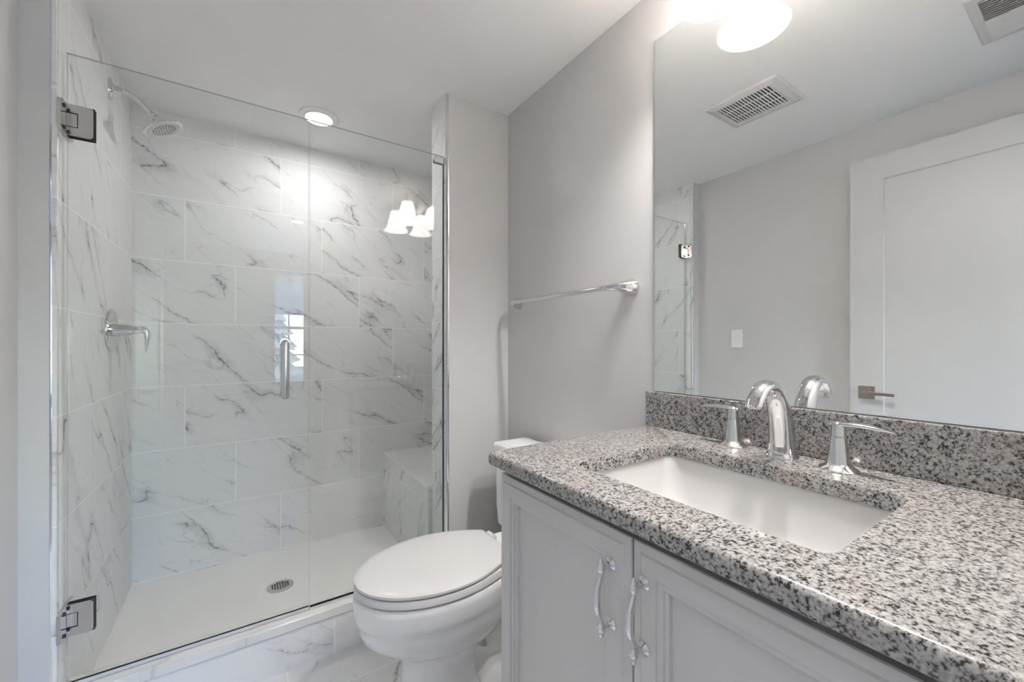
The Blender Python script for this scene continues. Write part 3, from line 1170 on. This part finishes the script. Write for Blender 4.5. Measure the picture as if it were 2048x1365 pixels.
# --- towel bar
TBX, TBZ = 1.020, 1.372
t = thing('towel_bar', 'chrome towel bar on the right wall above the toilet', 'towel bar', (1.08, 1.24, TBZ))
bm = B(); tube(bm, [(TBX, .955, TBZ), (TBX, 1.20, TBZ), (TBX, 1.52, TBZ)], .0088, 18, 2)
mesh_obj('bar', bm, M['chrome'], t, 50)
for yb, s in ((.905, 1), (1.568, -1)):
    bm = B()
    tube(bm, [(1.0822, yb, TBZ), (1.0795, yb, TBZ), (1.070, yb + s * .003, TBZ), (1.050, yb + s * .013, TBZ), (1.030, yb + s * .030, TBZ), (TBX, yb + s * .048, TBZ), (TBX, yb + s * .066, TBZ)],
         [(.0285, .0275), (.0285, .0275), (.0262, .0255), (.0205, .0195), (.0140, .0130), (.0102, .0098), (.0095, .0095)], 28, 6, up=(0, 0, 1))
    mesh_obj('mount', bm, M['chrome'], t, 50)

# --- light switch on the left wall
t = thing('light_switch', 'white rocker light switch on the left wall beside the open door', 'light switch', (XP, 1.378, 1.22))
bm = B(); box(bm, XP + .0003, XP + .006, 1.343, 1.414, 1.163, 1.278, .002)
mesh_obj('switch_plate', bm, M['switch'], t)
bm = B(); box(bm, XP + .005, XP + .0085, 1.362, 1.395, 1.187, 1.254, .0015)
mesh_obj('rocker', bm, M['switch'], t)


# --- exhaust fan grille
def fan_grille():
    x0, x1, y0, y1 = .036, .322, .794, 1.108
    t = thing('exhaust_fan_grille', 'square white slotted exhaust fan grille on the ceiling', 'vent', ((x0 + x1) / 2, (y0 + y1) / 2, ZC))
    bm = B()
    xs0, xs1, ys0, ys1 = x0 + .062, x1 - .038, y0 + .042, y1 - .042
    def r(i, z):
        return [(x0 + i, y0 + i, z), (x1 - i, y0 + i, z), (x1 - i, y1 - i, z), (x0 + i, y1 - i, z)]
    def q(z):
        return [(xs0, ys0, z), (xs1, ys0, z), (xs1, ys1, z), (xs0, ys1, z)]
    loft(bm, [r(0, ZC - .0003), r(0, ZC - .004), r(.006, ZC - .011), r(.030, ZC - .017), q(ZC - .018), q(ZC - .002)], cap0=False, cap1=False)
    mesh_obj('frame', bm, M['plastic'], t)
    bm = B(); box(bm, xs0, xs1, ys0, ys1, ZC - .0028, ZC - .0012)
    mesh_obj('dark_opening', bm, M['black'], t)
    bm = B()
    n = 17
    pitch = (ys1 - ys0) / n
    for i in range(n + 1):
        y = ys0 + i * pitch
        box(bm, xs0, xs1, y - pitch * .27, y + pitch * .27, ZC - .0185, ZC - .0165)
    for f in (.30, .69):
        x = xs0 + (xs1 - xs0) * f
        box(bm, x - .004, x + .004, ys0, ys1, ZC - .0183, ZC - .0165)
    mesh_obj('slats', bm, M['plastic'], t)


fan_grille()


# --- supply register
def register():
    x0, x1, y0, y1 = -.155, .192, -.03, .292
    t = thing('ceiling_air_register', 'white ceiling air register with parallel louvres', 'vent', ((x0 + x1) / 2, (y0 + y1) / 2, ZC))
    bm = B()
    xs0, xs1, ys0, ys1 = x0 + .035, x1 - .035, y0 + .03, y1 - .028
    def r(i, z):
        return [(x0 + i, y0 + i, z), (x1 - i, y0 + i, z), (x1 - i, y1 - i, z), (x0 + i, y1 - i, z)]
    def q(z):
        return [(xs0, ys0, z), (xs1, ys0, z), (xs1, ys1, z), (xs0, ys1, z)]
    loft(bm, [r(0, ZC - .0003), r(.0, ZC - .003), r(.006, ZC - .007), q(ZC - .007), q(ZC - .001)], cap0=False, cap1=False)
    mesh_obj('frame', bm, M['plastic'], t)
    bm = B(); box(bm, xs0, xs1, ys0, ys1, ZC - .0022, ZC - .0008)
    mesh_obj('dark_opening', bm, M['black'], t)
    bm = B()
    n = 20
    pitch = (xs1 - xs0) / n
    for i in range(n):
        x = xs0 + (i + .5) * pitch
        lean = -.0048 if i < n / 2 else .0030
        pts = [(x - lean - .0009, ZC - .003), (x - lean + .0009, ZC - .003), (x + lean + .0009, ZC - .012), (x + lean - .0009, ZC - .012)]
        loft(bm, [[(a, y, b) for a, b in pts] for y in (ys0, ys1)])
    mesh_obj('louvres', bm, M['plastic'], t)


register()
